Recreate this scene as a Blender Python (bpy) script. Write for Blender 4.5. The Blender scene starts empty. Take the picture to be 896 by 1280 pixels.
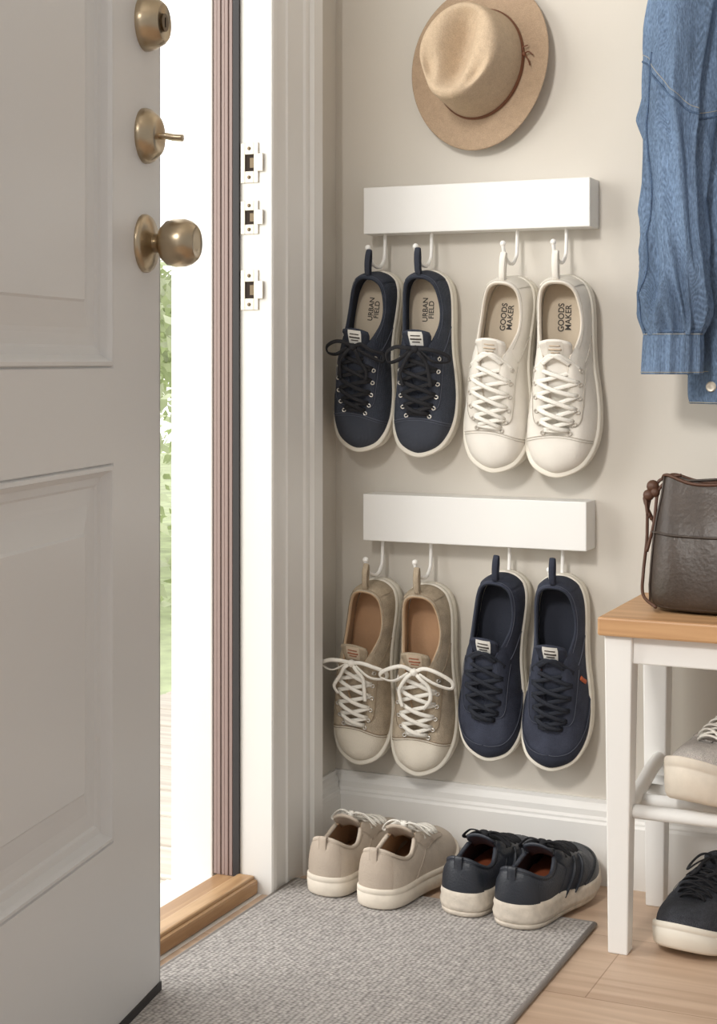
import bpy, bmesh, math, random
from mathutils import Vector, Matrix, noise
from mathutils.bvhtree import BVHTree
random.seed(4)
scene=bpy.context.scene
V=Vector
def lin(c):
    r=[]
    for k in c:
        k/=255.0
        r.append(k/12.92 if k<=.04045 else ((k+.055)/1.055)**2.4)
    return (*r,1)
# ---------------------------------------------------------------- materials
def mat(name,col,rough=.6,metal=0,bump=0,bscale=200,kind='noise',var=0,vscale=30,spec=.5,sheen=0,stretch=None,fine=0,fscale=600,dist=.002):
    m=bpy.data.materials.new(name); m.use_nodes=True
    nt=m.node_tree; N=nt.nodes; L=nt.links
    b=N['Principled BSDF']; b.inputs['Base Color'].default_value=lin(col)
    b.inputs['Roughness'].default_value=rough; b.inputs['Metallic'].default_value=metal
    b.inputs['Specular IOR Level'].default_value=spec if rough<.8 else .25
    if sheen: b.inputs['Sheen Weight'].default_value=sheen
    tc=N.new('ShaderNodeTexCoord'); src=tc.outputs['Object']
    if stretch:
        mp=N.new('ShaderNodeMapping'); mp.inputs['Scale'].default_value=stretch
        L.new(src,mp.inputs[0]); src=mp.outputs[0]
    colout=None
    def vary(cin,amt,sc):
        n=N.new('ShaderNodeTexNoise'); n.inputs['Scale'].default_value=sc; n.inputs['Detail'].default_value=5
        L.new(src,n.inputs['Vector'])
        cr=N.new('ShaderNodeMapRange'); cr.inputs['From Min'].default_value=.3; cr.inputs['From Max'].default_value=.7
        cr.inputs['To Min'].default_value=1-amt; cr.inputs['To Max'].default_value=1+amt
        L.new(n.outputs['Fac'],cr.inputs[0])
        mx=N.new('ShaderNodeVectorMath');mx.operation='SCALE'
        if cin is None: mx.inputs[0].default_value=lin(col)[:3]
        else: L.new(cin,mx.inputs[0])
        L.new(cr.outputs[0],mx.inputs['Scale']);return mx.outputs[0]
    if var: colout=vary(colout,var,vscale)
    if fine: colout=vary(colout,fine,fscale)
    if colout is not None: L.new(colout,b.inputs['Base Color'])
    if bump:
        bp=N.new('ShaderNodeBump'); bp.inputs['Strength'].default_value=bump; bp.inputs['Distance'].default_value=dist
        if kind=='noise':
            n=N.new('ShaderNodeTexNoise'); n.inputs['Scale'].default_value=bscale; n.inputs['Detail'].default_value=3
            L.new(src,n.inputs['Vector']); L.new(n.outputs['Fac'],bp.inputs['Height'])
        elif kind=='weave':
            hs=[]
            for d in ('X','Y'):
                w=N.new('ShaderNodeTexWave'); w.bands_direction=d; w.inputs['Scale'].default_value=bscale
                w.inputs['Distortion'].default_value=.6
                L.new(src,w.inputs['Vector']); hs.append(w.outputs['Fac'])
            a=N.new('ShaderNodeMath'); a.operation='MULTIPLY'; L.new(hs[0],a.inputs[0]); L.new(hs[1],a.inputs[1])
            L.new(a.outputs[0],bp.inputs['Height'])
        L.new(bp.outputs[0],b.inputs['Normal'])
    return m
def cap_mat(m,capcol,capx,k=4.):
    """toe-cap region of the upper in a second colour (object space)"""
    nt=m.node_tree;N=nt.nodes;L=nt.links;b=N['Principled BSDF']
    tc=N.new('ShaderNodeTexCoord'); sp=N.new('ShaderNodeSeparateXYZ'); L.new(tc.outputs['Object'],sp.inputs[0])
    y2=N.new('ShaderNodeMath');y2.operation='MULTIPLY';L.new(sp.outputs['Y'],y2.inputs[0]);L.new(sp.outputs['Y'],y2.inputs[1])
    y3=N.new('ShaderNodeMath');y3.operation='MULTIPLY_ADD';L.new(y2.outputs[0],y3.inputs[0]);y3.inputs[1].default_value=-k;L.new(sp.outputs['X'],y3.inputs[2])
    g=N.new('ShaderNodeMath');g.operation='GREATER_THAN';L.new(y3.outputs[0],g.inputs[0]);g.inputs[1].default_value=capx
    mx=N.new('ShaderNodeMixRGB');L.new(g.outputs[0],mx.inputs[0]);mx.inputs[2].default_value=lin(capcol)
    if b.inputs['Base Color'].is_linked:
        L.new(b.inputs['Base Color'].links[0].from_socket,mx.inputs[1])
    else: mx.inputs[1].default_value=b.inputs['Base Color'].default_value
    L.new(mx.outputs[0],b.inputs['Base Color'])
    return m
def wood_mat(name,c1,c2,scale,rough=.45,plank=None,axis='X'):
    m=bpy.data.materials.new(name); m.use_nodes=True
    nt=m.node_tree;N=nt.nodes;L=nt.links;b=N['Principled BSDF'];b.inputs['Roughness'].default_value=rough
    tc=N.new('ShaderNodeTexCoord'); mp=N.new('ShaderNodeMapping')
    mp.inputs['Scale'].default_value=(.6,9,9) if axis=='X' else (9,.6,9)
    L.new(tc.outputs['Object'],mp.inputs[0])
    n=N.new('ShaderNodeTexNoise'); n.inputs['Scale'].default_value=scale;n.inputs['Detail'].default_value=8;n.inputs['Distortion'].default_value=.6
    L.new(mp.outputs[0],n.inputs['Vector'])
    r=N.new('ShaderNodeValToRGB');r.color_ramp.elements[0].position=.35;r.color_ramp.elements[1].position=.65
    r.color_ramp.elements[0].color=lin(c1);r.color_ramp.elements[1].color=lin(c2)
    L.new(n.outputs['Fac'],r.inputs[0]); out=r.outputs[0]
    if plank:
        br=N.new('ShaderNodeTexBrick');mp2=N.new('ShaderNodeMapping')
        if axis=='Y': mp2.inputs['Rotation'].default_value=(0,0,math.pi/2)
        L.new(tc.outputs['Object'],mp2.inputs[0]);L.new(mp2.outputs[0],br.inputs['Vector'])
        br.inputs['Scale'].default_value=1;br.inputs['Brick Width'].default_value=1.1;br.inputs['Row Height'].default_value=plank
        br.inputs['Mortar Size'].default_value=.0009
        br.inputs['Color1'].default_value=(1,1,1,1);br.inputs['Color2'].default_value=(.9,.9,.9,1);br.inputs['Mortar'].default_value=(.6,.55,.5,1)
        mx=N.new('ShaderNodeMixRGB');mx.blend_type='MULTIPLY';mx.inputs[0].default_value=1
        L.new(out,mx.inputs[1]);L.new(br.outputs['Color'],mx.inputs[2]);out=mx.outputs[0]
    L.new(out,b.inputs['Base Color'])
    return m
M_wall=mat('wall_paint',(212,206,196),.85,bump=.05,bscale=300,var=.012,vscale=3)
M_trim=mat('trim_paint',(234,232,228),.4)
M_rail=mat('rack_paint',(234,233,230),.4)
M_door=mat('door_paint',(214,214,214),.36)
M_bench=mat('bench_paint',(238,237,234),.45)
M_benchtop=wood_mat('bench_oak',(182,138,96),(206,164,120),6,.45)
M_floor=wood_mat('floor_oak',(192,164,140),(212,186,162),5,.45,plank=.22,axis='X')
M_thresh=wood_mat('threshold_oak',(166,128,90),(200,164,122),6,.4,axis='Y')
M_brass=mat('antique_brass',(178,162,138),.3,metal=1,bump=.05,bscale=60,var=.12,vscale=20)
M_brassd=mat('dark_brass',(100,88,72),.35,metal=1)
M_nickel=mat('strike_metal',(206,198,184),.35,metal=.5)
M_dark=mat('dark_recess',(54,44,38),.8)
M_mauve=mat('weather_frame',(150,130,125),.5)
M_rubber=mat('weather_rubber',(44,42,44),.6)
M_hookw=mat('hook_white',(240,238,234),.3)
M_silver=mat('eyelet_metal',(225,222,215),.25,metal=.6)
# ---------------------------------------------------------------- helpers
def root(name,loc=(0,0,0)):
    e=bpy.data.objects.new(name,None); e.empty_display_size=.05; e.location=loc
    scene.collection.objects.link(e); return e
def mesh(name,vs,fs,m,parent=None,smooth=True,warp=None):
    if warp: vs=[warp(v) for v in vs]
    me=bpy.data.meshes.new(name); me.from_pydata([tuple(v) for v in vs],[],fs)
    bm=bmesh.new();bm.from_mesh(me);bmesh.ops.recalc_face_normals(bm,faces=bm.faces);bm.to_mesh(me);bm.free()
    if m: me.materials.append(m)
    if smooth:
        for p in me.polygons:p.use_smooth=True
    o=bpy.data.objects.new(name,me); scene.collection.objects.link(o)
    if parent:o.parent=parent
    return o
def bevel(o,w,seg=2):
    b=o.modifiers.new('bevel','BEVEL');b.width=w;b.segments=seg;b.limit_method='ANGLE';b.angle_limit=.6
    return o
def box(name,lo,hi,m,parent=None,bv=0):
    x0,y0,z0=lo;x1,y1,z1=hi
    vs=[(x0,y0,z0),(x1,y0,z0),(x1,y1,z0),(x0,y1,z0),(x0,y0,z1),(x1,y0,z1),(x1,y1,z1),(x0,y1,z1)]
    fs=[(0,3,2,1),(4,5,6,7),(0,1,5,4),(1,2,6,5),(2,3,7,6),(3,0,4,7)]
    o=mesh(name,vs,fs,m,parent,smooth=False)
    if bv:bevel(o,bv)
    return o
def tube_data(pts,a,b=None,ref=None,n=8,caps=True,closed=False,radf=None):
    b=b if b is not None else a
    pts=[V(p) for p in pts]; vs=[];fs=[];N=len(pts); prev=None
    for i,p in enumerate(pts):
        if closed: T=(pts[(i+1)%N]-pts[i-1])
        else: T=(pts[min(i+1,N-1)]-pts[max(i-1,0)])
        T.normalize()
        if ref is not None: s=V(ref)
        elif prev is not None: s=prev
        else: s=T.cross(V((0,0,1))) if abs(T.z)<.9 else T.cross(V((0,1,0)))
        s=s-T*s.dot(T)
        if s.length<1e-6: s=T.orthogonal()
        s.normalize(); u=T.cross(s); prev=s
        k=radf(i/(N-1)) if radf else 1
        for j in range(n):
            th=2*math.pi*j/n
            vs.append(p+s*math.cos(th)*a*k+u*math.sin(th)*b*k)
    for i in range(N if closed else N-1):
        for j in range(n):
            k=(i+1)%N
            fs.append((i*n+j,i*n+(j+1)%n,k*n+(j+1)%n,k*n+j))
    if caps and not closed:
        fs.append(tuple(range(n))[::-1]); fs.append(tuple((N-1)*n+j for j in range(n)))
    return vs,fs
def merge(parts):
    vs=[];fs=[]
    for v,f in parts:
        o=len(vs);vs+=list(v);fs+=[tuple(i+o for i in q) for q in f]
    return vs,fs
def crs(P,t):
    n=len(P);i=int(min(max(t,0),n-1-1e-9));f=t-i
    g=lambda k:V(P[min(max(k,0),n-1)])
    a,b,c,d=g(i-1),g(i),g(i+1),g(i+2)
    return .5*((2*b)+(c-a)*f+(2*a-5*b+4*c-d)*f*f+(3*b-a-3*c+d)*f**3)
def smoothpath(P,k=6):
    n=len(P);return [crs(P,i/k) for i in range((n-1)*k+1)]
def tube(name,pts,a,m,parent=None,b=None,ref=None,n=8,k=6,warp=None,radf=None):
    vs,fs=tube_data(smoothpath(pts,k) if k else pts,a,b,ref,n,radf=radf)
    return mesh(name,vs,fs,m,parent,warp=warp)
def lathe(name,prof,m,parent=None,n=32,axis='Z',loc=(0,0,0)):
    vs=[];fs=[]
    for r,h in prof:
        for j in range(n):
            th=2*math.pi*j/n
            vs.append((r*math.cos(th),r*math.sin(th),h))
    for i in range(len(prof)-1):
        for j in range(n):fs.append((i*n+j,i*n+(j+1)%n,(i+1)*n+(j+1)%n,(i+1)*n+j))
    fs.append(tuple(range(n)));fs.append(tuple((len(prof)-1)*n+j for j in range(n)))
    if axis=='X': vs=[(z+loc[0],y+loc[1],x+loc[2]) for x,y,z in vs]
    elif axis=='-Y': vs=[(x+loc[0],-z+loc[1],y+loc[2]) for x,y,z in vs]
    else: vs=[(x+loc[0],y+loc[1],z+loc[2]) for x,y,z in vs]
    o=mesh(name,vs,fs,m,parent)
    e=o.modifiers.new('es','EDGE_SPLIT');e.split_angle=.7
    return o
def ball(r,loc,n=12):
    vs=[];fs=[];m=8
    for i in range(m+1):
        ph=math.pi*i/m
        for j in range(n):
            th=2*math.pi*j/n
            vs.append(V((math.sin(ph)*math.cos(th)*r,math.sin(ph)*math.sin(th)*r,math.cos(ph)*r))+V(loc))
    for i in range(m):
        for j in range(n):fs.append((i*n+j,i*n+(j+1)%n,(i+1)*n+(j+1)%n,(i+1)*n+j))
    return vs,fs
# ================================================================= ROOM
box('floor',(-.0,-3.6,-.06),(2.6,.12,0),M_floor)
box('wall_back',(-.165,0,-.06),(2.6,.12,2.6),M_wall)
box('wall_left',(-.165,-.24,-.06),(0,0,2.6),M_wall)
box('wall_left_front',(-.165,-3.6,-.06),(.16,-1.58,2.6),M_wall)
box('wall_left_lintel',(-.165,-1.58,2.1),(0,-.24,2.6),M_wall)
box('ceiling',(-.165,-3.6,2.6),(2.6,.12,2.7),mat('ceiling_paint',(240,238,234),.9))
def profile_extrude(name,prof,p0,p1,outdir,m):
    d=V(outdir);vs=[];n=len(prof)
    for p in (p0,p1):
        for o,z in prof: vs.append(V(p)+d*o+V((0,0,z)))
    fs=[(i,(i+1)%n,n+(i+1)%n,n+i) for i in range(n)]
    fs.append(tuple(range(n)));fs.append(tuple(range(n,2*n)))
    return mesh(name,vs,fs,m,smooth=False)
bp=[(0,0),(.016,0),(.016,.092),(.0135,.096),(.0135,.099),(.0105,.103),(.0105,.112),(.008,.118),(.0055,.122),(.0055,.128),(0,.128)]
profile_extrude('baseboard_back',bp,(.0,0,0),(2.6,0,0),(0,-1,0),M_trim)
profile_extrude('baseboard_left',bp,(0,-.106,0),(0,-.012,0),(1,0,0),M_trim)
cp=[(-.262,0),(-.262,.016),(-.259,.018),(-.249,.018),(-.247,.014),(-.240,.013),(-.214,.015),(-.211,.0175),(-.206,.0175),(-.203,.0155),(-.160,.018),(-.156,.021),(-.150,.022),(-.146,.020),(-.140,.020),(-.136,.026),(-.110,.028),(-.106,.025),(-.106,0)]
vs=[];n=len(cp)
for z in (0,2.2):
    for y,x in cp: vs.append((x,y,z))
mesh('trim_1',vs,[(i,(i+1)%n,n+(i+1)%n,n+i) for i in range(n)]+[tuple(range(n)),tuple(range(n,2*n))],M_trim,smooth=False)
# jamb
jr=root('door_frame')
box('jamb',(-.037,-.262,0),(-.0,-.24,2.1),M_trim,jr)
box('rubber_seal',(-.0475,-.2665,0.022),(-.037,-.24,2.1),M_rubber,jr)
for i in range(5):
    x=-.0545-i*.0066
    box('weather_rib_%d'%i,(x,-.2655-(.0015 if i%2 else 0),0.022),(x+.0056,-.24,2.1),M_mauve,jr,.0008)
box('weather_back',(-.083,-.263,0.022),(-.046,-.24,2.1),mat('weather_groove',(96,80,78),.6),jr)
box('exterior_casing',(-.155,-.2665,-.05),(-.083,-.24,2.1),M_trim,jr,.002)
thr=root('door_threshold')
box('sill',(-.078,-1.56,-.0),(-.006,-.262,.022),M_thresh,thr,.004)
box('sill_nose',(-.040,-1.56,.018),(-.012,-.262,.027),M_thresh,thr,.003)
box('sill_base',(-.165,-1.56,-.06),(-.0,-.262,0),M_trim,thr)
def strike(z,h,name):
    r=root(name,(-.019,-.262,z)); w=.0165; t=.0022; hh=h/2
    box('plate_l',(-w,-t,-hh),(-.009,0,hh),M_nickel,r,.0006)
    box('plate_r',(.006,-t,-hh),(w-.003,0,hh),M_nickel,r,.0006)
    box('plate_t',(-.009,-t,hh*.42),(.006,0,hh),M_nickel,r,.0006)
    box('plate_b',(-.009,-t,-hh),(.006,0,-hh*.42),M_nickel,r,.0006)
    box('lip',(w-.004,-t-.0022,-hh*.45),(w+.006,-t+.0005,hh*.45),M_nickel,r,.0008)
    box('recess',(-.009,-.0006,-hh*.42),(.006,0.0,hh*.42),M_dark,r)
    box('recess_side',(-.001,-.0014,-hh*.25),(.006,-.0002,hh*.25),M_brassd,r)
    for s in(-1,1): lathe('screw',[(.0028,0),(.0028,.0008),(.001,.0012)],M_brassd,r,12,'-Y',(-.002,-t,s*hh*.72))
strike(1.096,.060,'strike_plate');strike(1.014,.050,'strike_plate');strike(.905,.060,'strike_plate')
# ================================================================= DOOR
def build_door():
    r=root('door_1')
    dx=V((.176,-.985,0)).normalized(); ny=V((.985,.176,0)).normalized()
    r.matrix_world=Matrix(((dx.x,ny.x,0,.060),(dx.y,ny.y,0,-.6525),(0,0,1,.014),(0,0,0,1)))
    W=.90;H=2.03
    vs=[];fs=[]
    def quad(x0,x1,z0,z1,y=0):
        k=len(vs);vs.extend([(x0,y,z0),(x1,y,z0),(x1,y,z1),(x0,y,z1)]);fs.append((k,k+1,k+2,k+3))
    a,b=.150,.750; p=[(.222,.666),(.776,1.86)]
    quad(0,a,0,H);quad(b,W,0,H);quad(a,b,0,p[0][0]);quad(a,b,p[0][1],p[1][0]);quad(a,b,p[1][1],H)
    rings=[(0,0),(.002,-.003),(.004,.0014),(.008,.0020),(.011,-.003),(.016,-.0095),(.024,-.0105),(.027,-.013),(.040,-.013),(.046,-.0125),(.075,-.0045),(.078,-.002),(.080,-.002)]
    for z0,z1 in p:
        ks=[]
        for ins,d in rings:
            ks.append(len(vs));vs.extend([(a+ins,d,z0+ins),(b-ins,d,z0+ins),(b-ins,d,z1-ins),(a+ins,d,z1-ins)])
        for k0,k1 in zip(ks,ks[1:]):
            for j in range(4):fs.append((k0+j,k0+(j+1)%4,k1+(j+1)%4,k1+j))
        fs.append(tuple(ks[-1]+j for j in range(4)))
    mesh('face',vs,fs,M_door,r,smooth=False)
    box('slab',(0.0,-.042,0),(W,-.0145,H),M_door,r)
    box('edge_lock',(0,-.042,0),(.003,-.0,H),M_door,r)
    box('edge_hinge',(W-.003,-.042,0),(W,0,H),M_door,r)
    box('edge_bottom',(0,-.042,0),(W,-.0,.002),M_door,r)
    box('bottom_sweep',(0.0,-.038,-.008),(W,.002,.004),M_rubber,r)
    box('edge_top',(0,-.042,H-.002),(W,0,H),M_door,r)
    for z in (.3,1.0,1.75):
        vs,fs=tube_data([(W+.004,.004,z-.045),(W+.004,.004,z+.045)],.006);mesh('hinge',vs,fs,M_brass,r)
    def lat(name,prof,x,z,m,n=36):
        vs=[];fs=[]
        for rr,h in prof:
            for j in range(n):
                th=2*math.pi*j/n;vs.append((x+rr*math.cos(th),h,z+rr*math.sin(th)))
        for i in range(len(prof)-1):
            for j in range(n):fs.append((i*n+j,i*n+(j+1)%n,(i+1)*n+(j+1)%n,(i+1)*n+j))
        fs.append(tuple((len(prof)-1)*n+j for j in range(n)))
        o=mesh(name,vs,fs,m,r);e=o.modifiers.new('es','EDGE_SPLIT');e.split_angle=.8
    ax=.052
    lat('knob_rosette',[(.036,0),(.036,.003),(.034,.006),(.030,.007),(.026,.010),(.015,.012),(.0135,.013)],ax,.929,M_brass)
    lat('knob',[(.012,.010),(.0115,.018),(.013,.021),(.021,.024),(.0275,.031),(.0295,.041),(.0292,.052),(.0265,.060),(.022,.066),(.019,.068),(.0175,.0672),(.010,.0670),(.001,.067)],ax,.929,M_brass)
    lat('thumbturn_rosette',[(.034,0),(.034,.004),(.032,.009),(.024,.018),(.019,.020),(.012,.0205),(.001,.0205)],ax,1.061,M_brass)
    vs,fs=tube_data(smoothpath([(ax,.018,1.060),(ax,.028,1.060),(ax-.002,.036,1.0585),(ax-.004,.048,1.0575)]),.0085,.0042,ref=(1,0,0));mesh('thumbturn',vs,fs,M_brass,r)
    lat('deadbolt',[(.034,0),(.034,.004),(.033,.009),(.027,.022),(.023,.026),(.021,.0245),(.001,.0245)],ax,1.199,M_brass)
    lat('deadbolt_core',[(.011,.024),(.011,.027),(.001,.027)],ax,1.199,M_brassd)
    box('keyway',(ax-.001,.0265,1.193),(ax+.001,.0275,1.205),M_dark,r)
build_door()
# ================================================================= OUTSIDE
M_deck=wood_mat('deck_boards',(200,190,178),(226,218,206),5,.7,axis='X')  # boards lightened in colour to look blown out by daylight
dk=root('porch_deck')
for i in range(24):
    y=-2.0+i*.16
    box('board_%d'%i,(-1.05,y,-.1),(-.17,y+.150,-.065),M_deck,dk,.004)
M_grass=mat('grass',(200,211,170),.9,var=.2,vscale=8,bump=.5,bscale=30)  # pale green: outdoor overexposure is put into the base colour
box('lawn_ground',(-14,-4,-.4),(-.21,14,-.3),M_grass)
M_leaf=mat('hedge_leaves',(214,222,190),.7,var=.3,vscale=4)  # leaf green washed out in colour to read as overexposed daylight
vs=[];fs=[]
for i in range(9000):
    th=random.random()*2*math.pi;ph=random.random()*math.pi*.6
    c=V((math.cos(th)*math.sin(ph)*1.6,math.sin(th)*math.sin(ph)*2.2,math.cos(ph)*1.5))*random.uniform(.8,1.05)
    c+=V((-3.4,4.9,-.3+.15*math.sin(th*5)))
    if c.z<-.3: continue
    d=V((random.gauss(0,1),random.gauss(0,1),random.gauss(0,1))).normalized();e=d.orthogonal().normalized()
    s=random.uniform(.03,.06);k=len(vs)
    vs+=[c-d*s,c+e*s*.45,c+d*s,c-e*s*.45];fs.append((k,k+1,k+2,k+3))
mesh('garden_hedge',vs,fs,M_leaf)
# ================================================================= RUG
def rug():
    M=bpy.data.materials.new('woven_rug');M.use_nodes=True;nt=M.node_tree;N=nt.nodes;L=nt.links;b=N['Principled BSDF'];b.inputs['Roughness'].default_value=.95
    b.inputs['Specular IOR Level'].default_value=.2
    tc=N.new('ShaderNodeTexCoord');mp=N.new('ShaderNodeMapping');mp.inputs['Scale'].default_value=(1.0,1.6,1)
    L.new(tc.outputs['Object'],mp.inputs[0])
    v=N.new('ShaderNodeTexVoronoi');v.inputs['Scale'].default_value=150;v.inputs['Randomness'].default_value=.35;L.new(mp.outputs[0],v.inputs['Vector'])
    n=N.new('ShaderNodeTexNoise');n.inputs['Scale'].default_value=90;L.new(tc.outputs['Object'],n.inputs['Vector'])
    r=N.new('ShaderNodeValToRGB');r.color_ramp.elements[0].color=lin((206,201,197));r.color_ramp.elements[1].color=lin((104,99,96));r.color_ramp.elements[0].position=.15;r.color_ramp.elements[1].position=.85
    L.new(v.outputs['Distance'],r.inputs[0])
    rr=N.new('ShaderNodeMapRange');rr.inputs['From Min'].default_value=.3;rr.inputs['From Max'].default_value=.7;rr.inputs['To Min'].default_value=.76;rr.inputs['To Max'].default_value=1.02;L.new(n.outputs['Fac'],rr.inputs[0])
    mx=N.new('ShaderNodeVectorMath');mx.operation='SCALE';L.new(r.outputs[0],mx.inputs[0]);L.new(rr.outputs[0],mx.inputs['Scale'])
    L.new(mx.outputs[0],b.inputs['Base Color'])
    bp=N.new('ShaderNodeBump');bp.inputs['Strength'].default_value=.8;bp.inputs['Distance'].default_value=.002;bp.invert=True
    L.new(v.outputs['Distance'],bp.inputs['Height']);L.new(bp.outputs[0],b.inputs['Normal'])
    r_=root('entry_rug')
    box('weave',(.022,-1.45,.0),(.492,-.192,.007),M,r_,.003)
    bm_=mat('rug_binding',(154,149,145),.9,bump=.5,bscale=300)
    for nm,p,q in (('edge_1',(.022,-.192,.004),(.492,-.192,.004)),('edge_2',(.492,-1.45,.004),(.492,-.192,.004)),('edge_3',(.022,-1.45,.004),(.022,-.192,.004))):
        vs,fs=tube_data([p,q],.004,.0035);mesh(nm,vs,fs,bm_,r_)
rug()
# ================================================================= SHOES
SL=.285
OUT=[(0,0),(.012,.0155),(.05,.028),(.12,.034),(.22,.0355),(.34,.0355),(.46,.038),(.58,.0435),(.70,.0475),(.81,.0470),(.90,.0405),(.965,.027),(1,0)]
INN=[(.03,0,.083),(.036,.0125,.082),(.065,.0225,.077),(.12,.0275,.070),(.20,.0300,.064),(.28,.0295,.066),(.35,.0255,.077),(.41,.0195,.087),(.48,.0158,.086),(.55,.0138,.080),(.615,.0115,.0725),(.66,.0075,.067),(.675,0,.065)]
def crm(P,t):
    n=len(P);t=min(max(t,0),n-1);i=int(min(t,n-1-1e-9));f=t-i
    def g(k):
        if k<0: p=P[-k];return V((p[0],-p[1],p[2] if len(p)>2 else 0))
        if k>n-1: p=P[2*(n-1)-k];return V((p[0],-p[1],p[2] if len(p)>2 else 0))
        p=P[k];return V((p[0],p[1],p[2] if len(p)>2 else 0))
    a,b,c,d=g(i-1),g(i),g(i+1),g(i+2)
    r=.5*((2*b)+(c-a)*f+(2*a-5*b+4*c-d)*f*f+(3*b-a-3*c+d)*f**3)
    return V((r.x*SL,r.y,r.z))
Z0=.022
def S(side,t,v,inner=False):
    o=crm(OUT,t);n=crm(INN,t);o.z=Z0
    if inner:
        o=V((.14+(o.x-.14)*.965,o.y*.9,Z0)); n=V((n.x+(.09-n.x)*.055,n.y*.87,n.z-.003))
    d=n-o; h=V((-d.x,-d.y,0))
    bulge=h.normalized()*.002 if h.length>1e-6 else V((0,0,0))
    toe=max(0,(t-8)/4)
    c1=o+V((0,0,.03+.007*toe))+(bulge if not inner else V((0,0,0)))
    c2=n+h*(.5+.06*toe)-V((0,0,.10*(n.z-Z0)))
    w=1-v
    p=o*w**3+c1*3*w*w*v+c2*3*w*v*v+n*v**3
    return V((p.x,p.y*side,p.z))
def Sn(side,t,v):
    e=.02;tt=min(max(t,.05),11.95);vv=min(max(v,.03),.97)
    a=S(side,tt+e,vv)-S(side,tt-e,vv);b=S(side,tt,vv+e)-S(side,tt,vv-e)
    n=a.cross(b)
    if n.length<1e-9:return V((0,0,1))
    n.normalize()
    if n.z<0 and abs(n.z)>.05: n=-n
    elif abs(n.z)<=.05 and n.y*side<0: n=-n
    return n
def Soff(side,t,v,off): return S(side,t,v)+Sn(side,t,v)*off
_N=5
def patch(ts,vfun,off,side):
    vs=[];fs=[];nv=6
    for t in ts:
        v0,v1=vfun(t)
        for j in range(nv+1):
            v=v0+(v1-v0)*j/nv
            vs.append(Soff(side,t,v,off*(.2 if j in(0,nv) else 1)))
    w=nv+1
    for i in range(len(ts)-1):
        for j in range(nv):fs.append((i*w+j,(i+1)*w+j,(i+1)*w+j+1,i*w+j+1))
    return vs,fs
def frange(a,b,n):return [a+(b-a)*i/n for i in range(n+1)]
UPRING=[(s,t) for s,t in [(1,i/_N) for i in range(0,12*_N+1)]+[(-1,12-i/_N) for i in range(1,12*_N)]]
def upper_data():
    rows=[]
    for v in frange(0,1,16): rows.append([S(s,t,v) for s,t in UPRING])
    for f,hz in ((.25,.0018),(.6,.002),(.9,.0005)):
        rows.append([S(s,t,1).lerp(S(s,t,1,True),f)+V((0,0,hz)) for s,t in UPRING])
    for v in frange(1,0,9): rows.append([S(s,t,v,True) for s,t in UPRING])
    n=len(UPRING);vs=[p for r in rows for p in r];fs=[]
    for p in vs:
        if p.z>.035:
            p.z+=.0012*math.sin((p.x-.17)*260+p.y*30)*math.exp(-((p.x-.195)/.02)**2)+noise.noise(p*28)*.0016
    for i in range(len(rows)-1):
        for j in range(n):fs.append((i*n+j,i*n+(j+1)%n,(i+1)*n+(j+1)%n,(i+1)*n+j))
    return vs,fs
UP=upper_data()
UPB=BVHTree.FromPolygons([tuple(v) for v in UP[0]],UP[1])
def topz(x,y):
    h=UPB.ray_cast(V((x,y,.3)),V((0,0,-1)))
    return h[0].z if h[0] is not None else .03
def outline(off,toe=0):
    pts=[]
    for s,t in UPRING:
        p=crm(OUT,t);pts.append(V((p.x,p.y*s,0)))
    N=len(pts);res=[]
    for i in range(N):
        T=pts[(i+1)%N]-pts[i-1];T.normalize();nn=V((T.y,-T.x,0))
        if nn.dot(pts[i]-V((.14,0,0)))<0: nn=-nn
        k=off+toe*max(0,(pts[i].x/SL-.7)/.3)
        res.append(pts[i]+nn*k)
    return res
def stripfill(base,N):
    fs=[]; half=12*_N
    for i in range(half):
        a=base+i;b=base+i+1;c=base+(N-(i+1))%N;d=base+(N-i)%N
        if i==0: fs.append((a,b,c))
        elif i==half-1: fs.append((a,b,d))
        else: fs.append((a,b,c,d))
    return fs
def sole_data(rings,hf,toe=0):
    vs=[];fs=[];N=len(UPRING)
    for z,off in rings:
        for p in outline(off,toe): vs.append(V((p.x,p.y,z*hf(p.x/SL))))
    for i in range(len(rings)-1):
        for j in range(N):fs.append((i*N+j,i*N+(j+1)%N,(i+1)*N+(j+1)%N,(i+1)*N+j))
    fs+=stripfill(0,N)
    fs+=stripfill((len(rings)-1)*N,N)
    return vs,fs
MC={}
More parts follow.
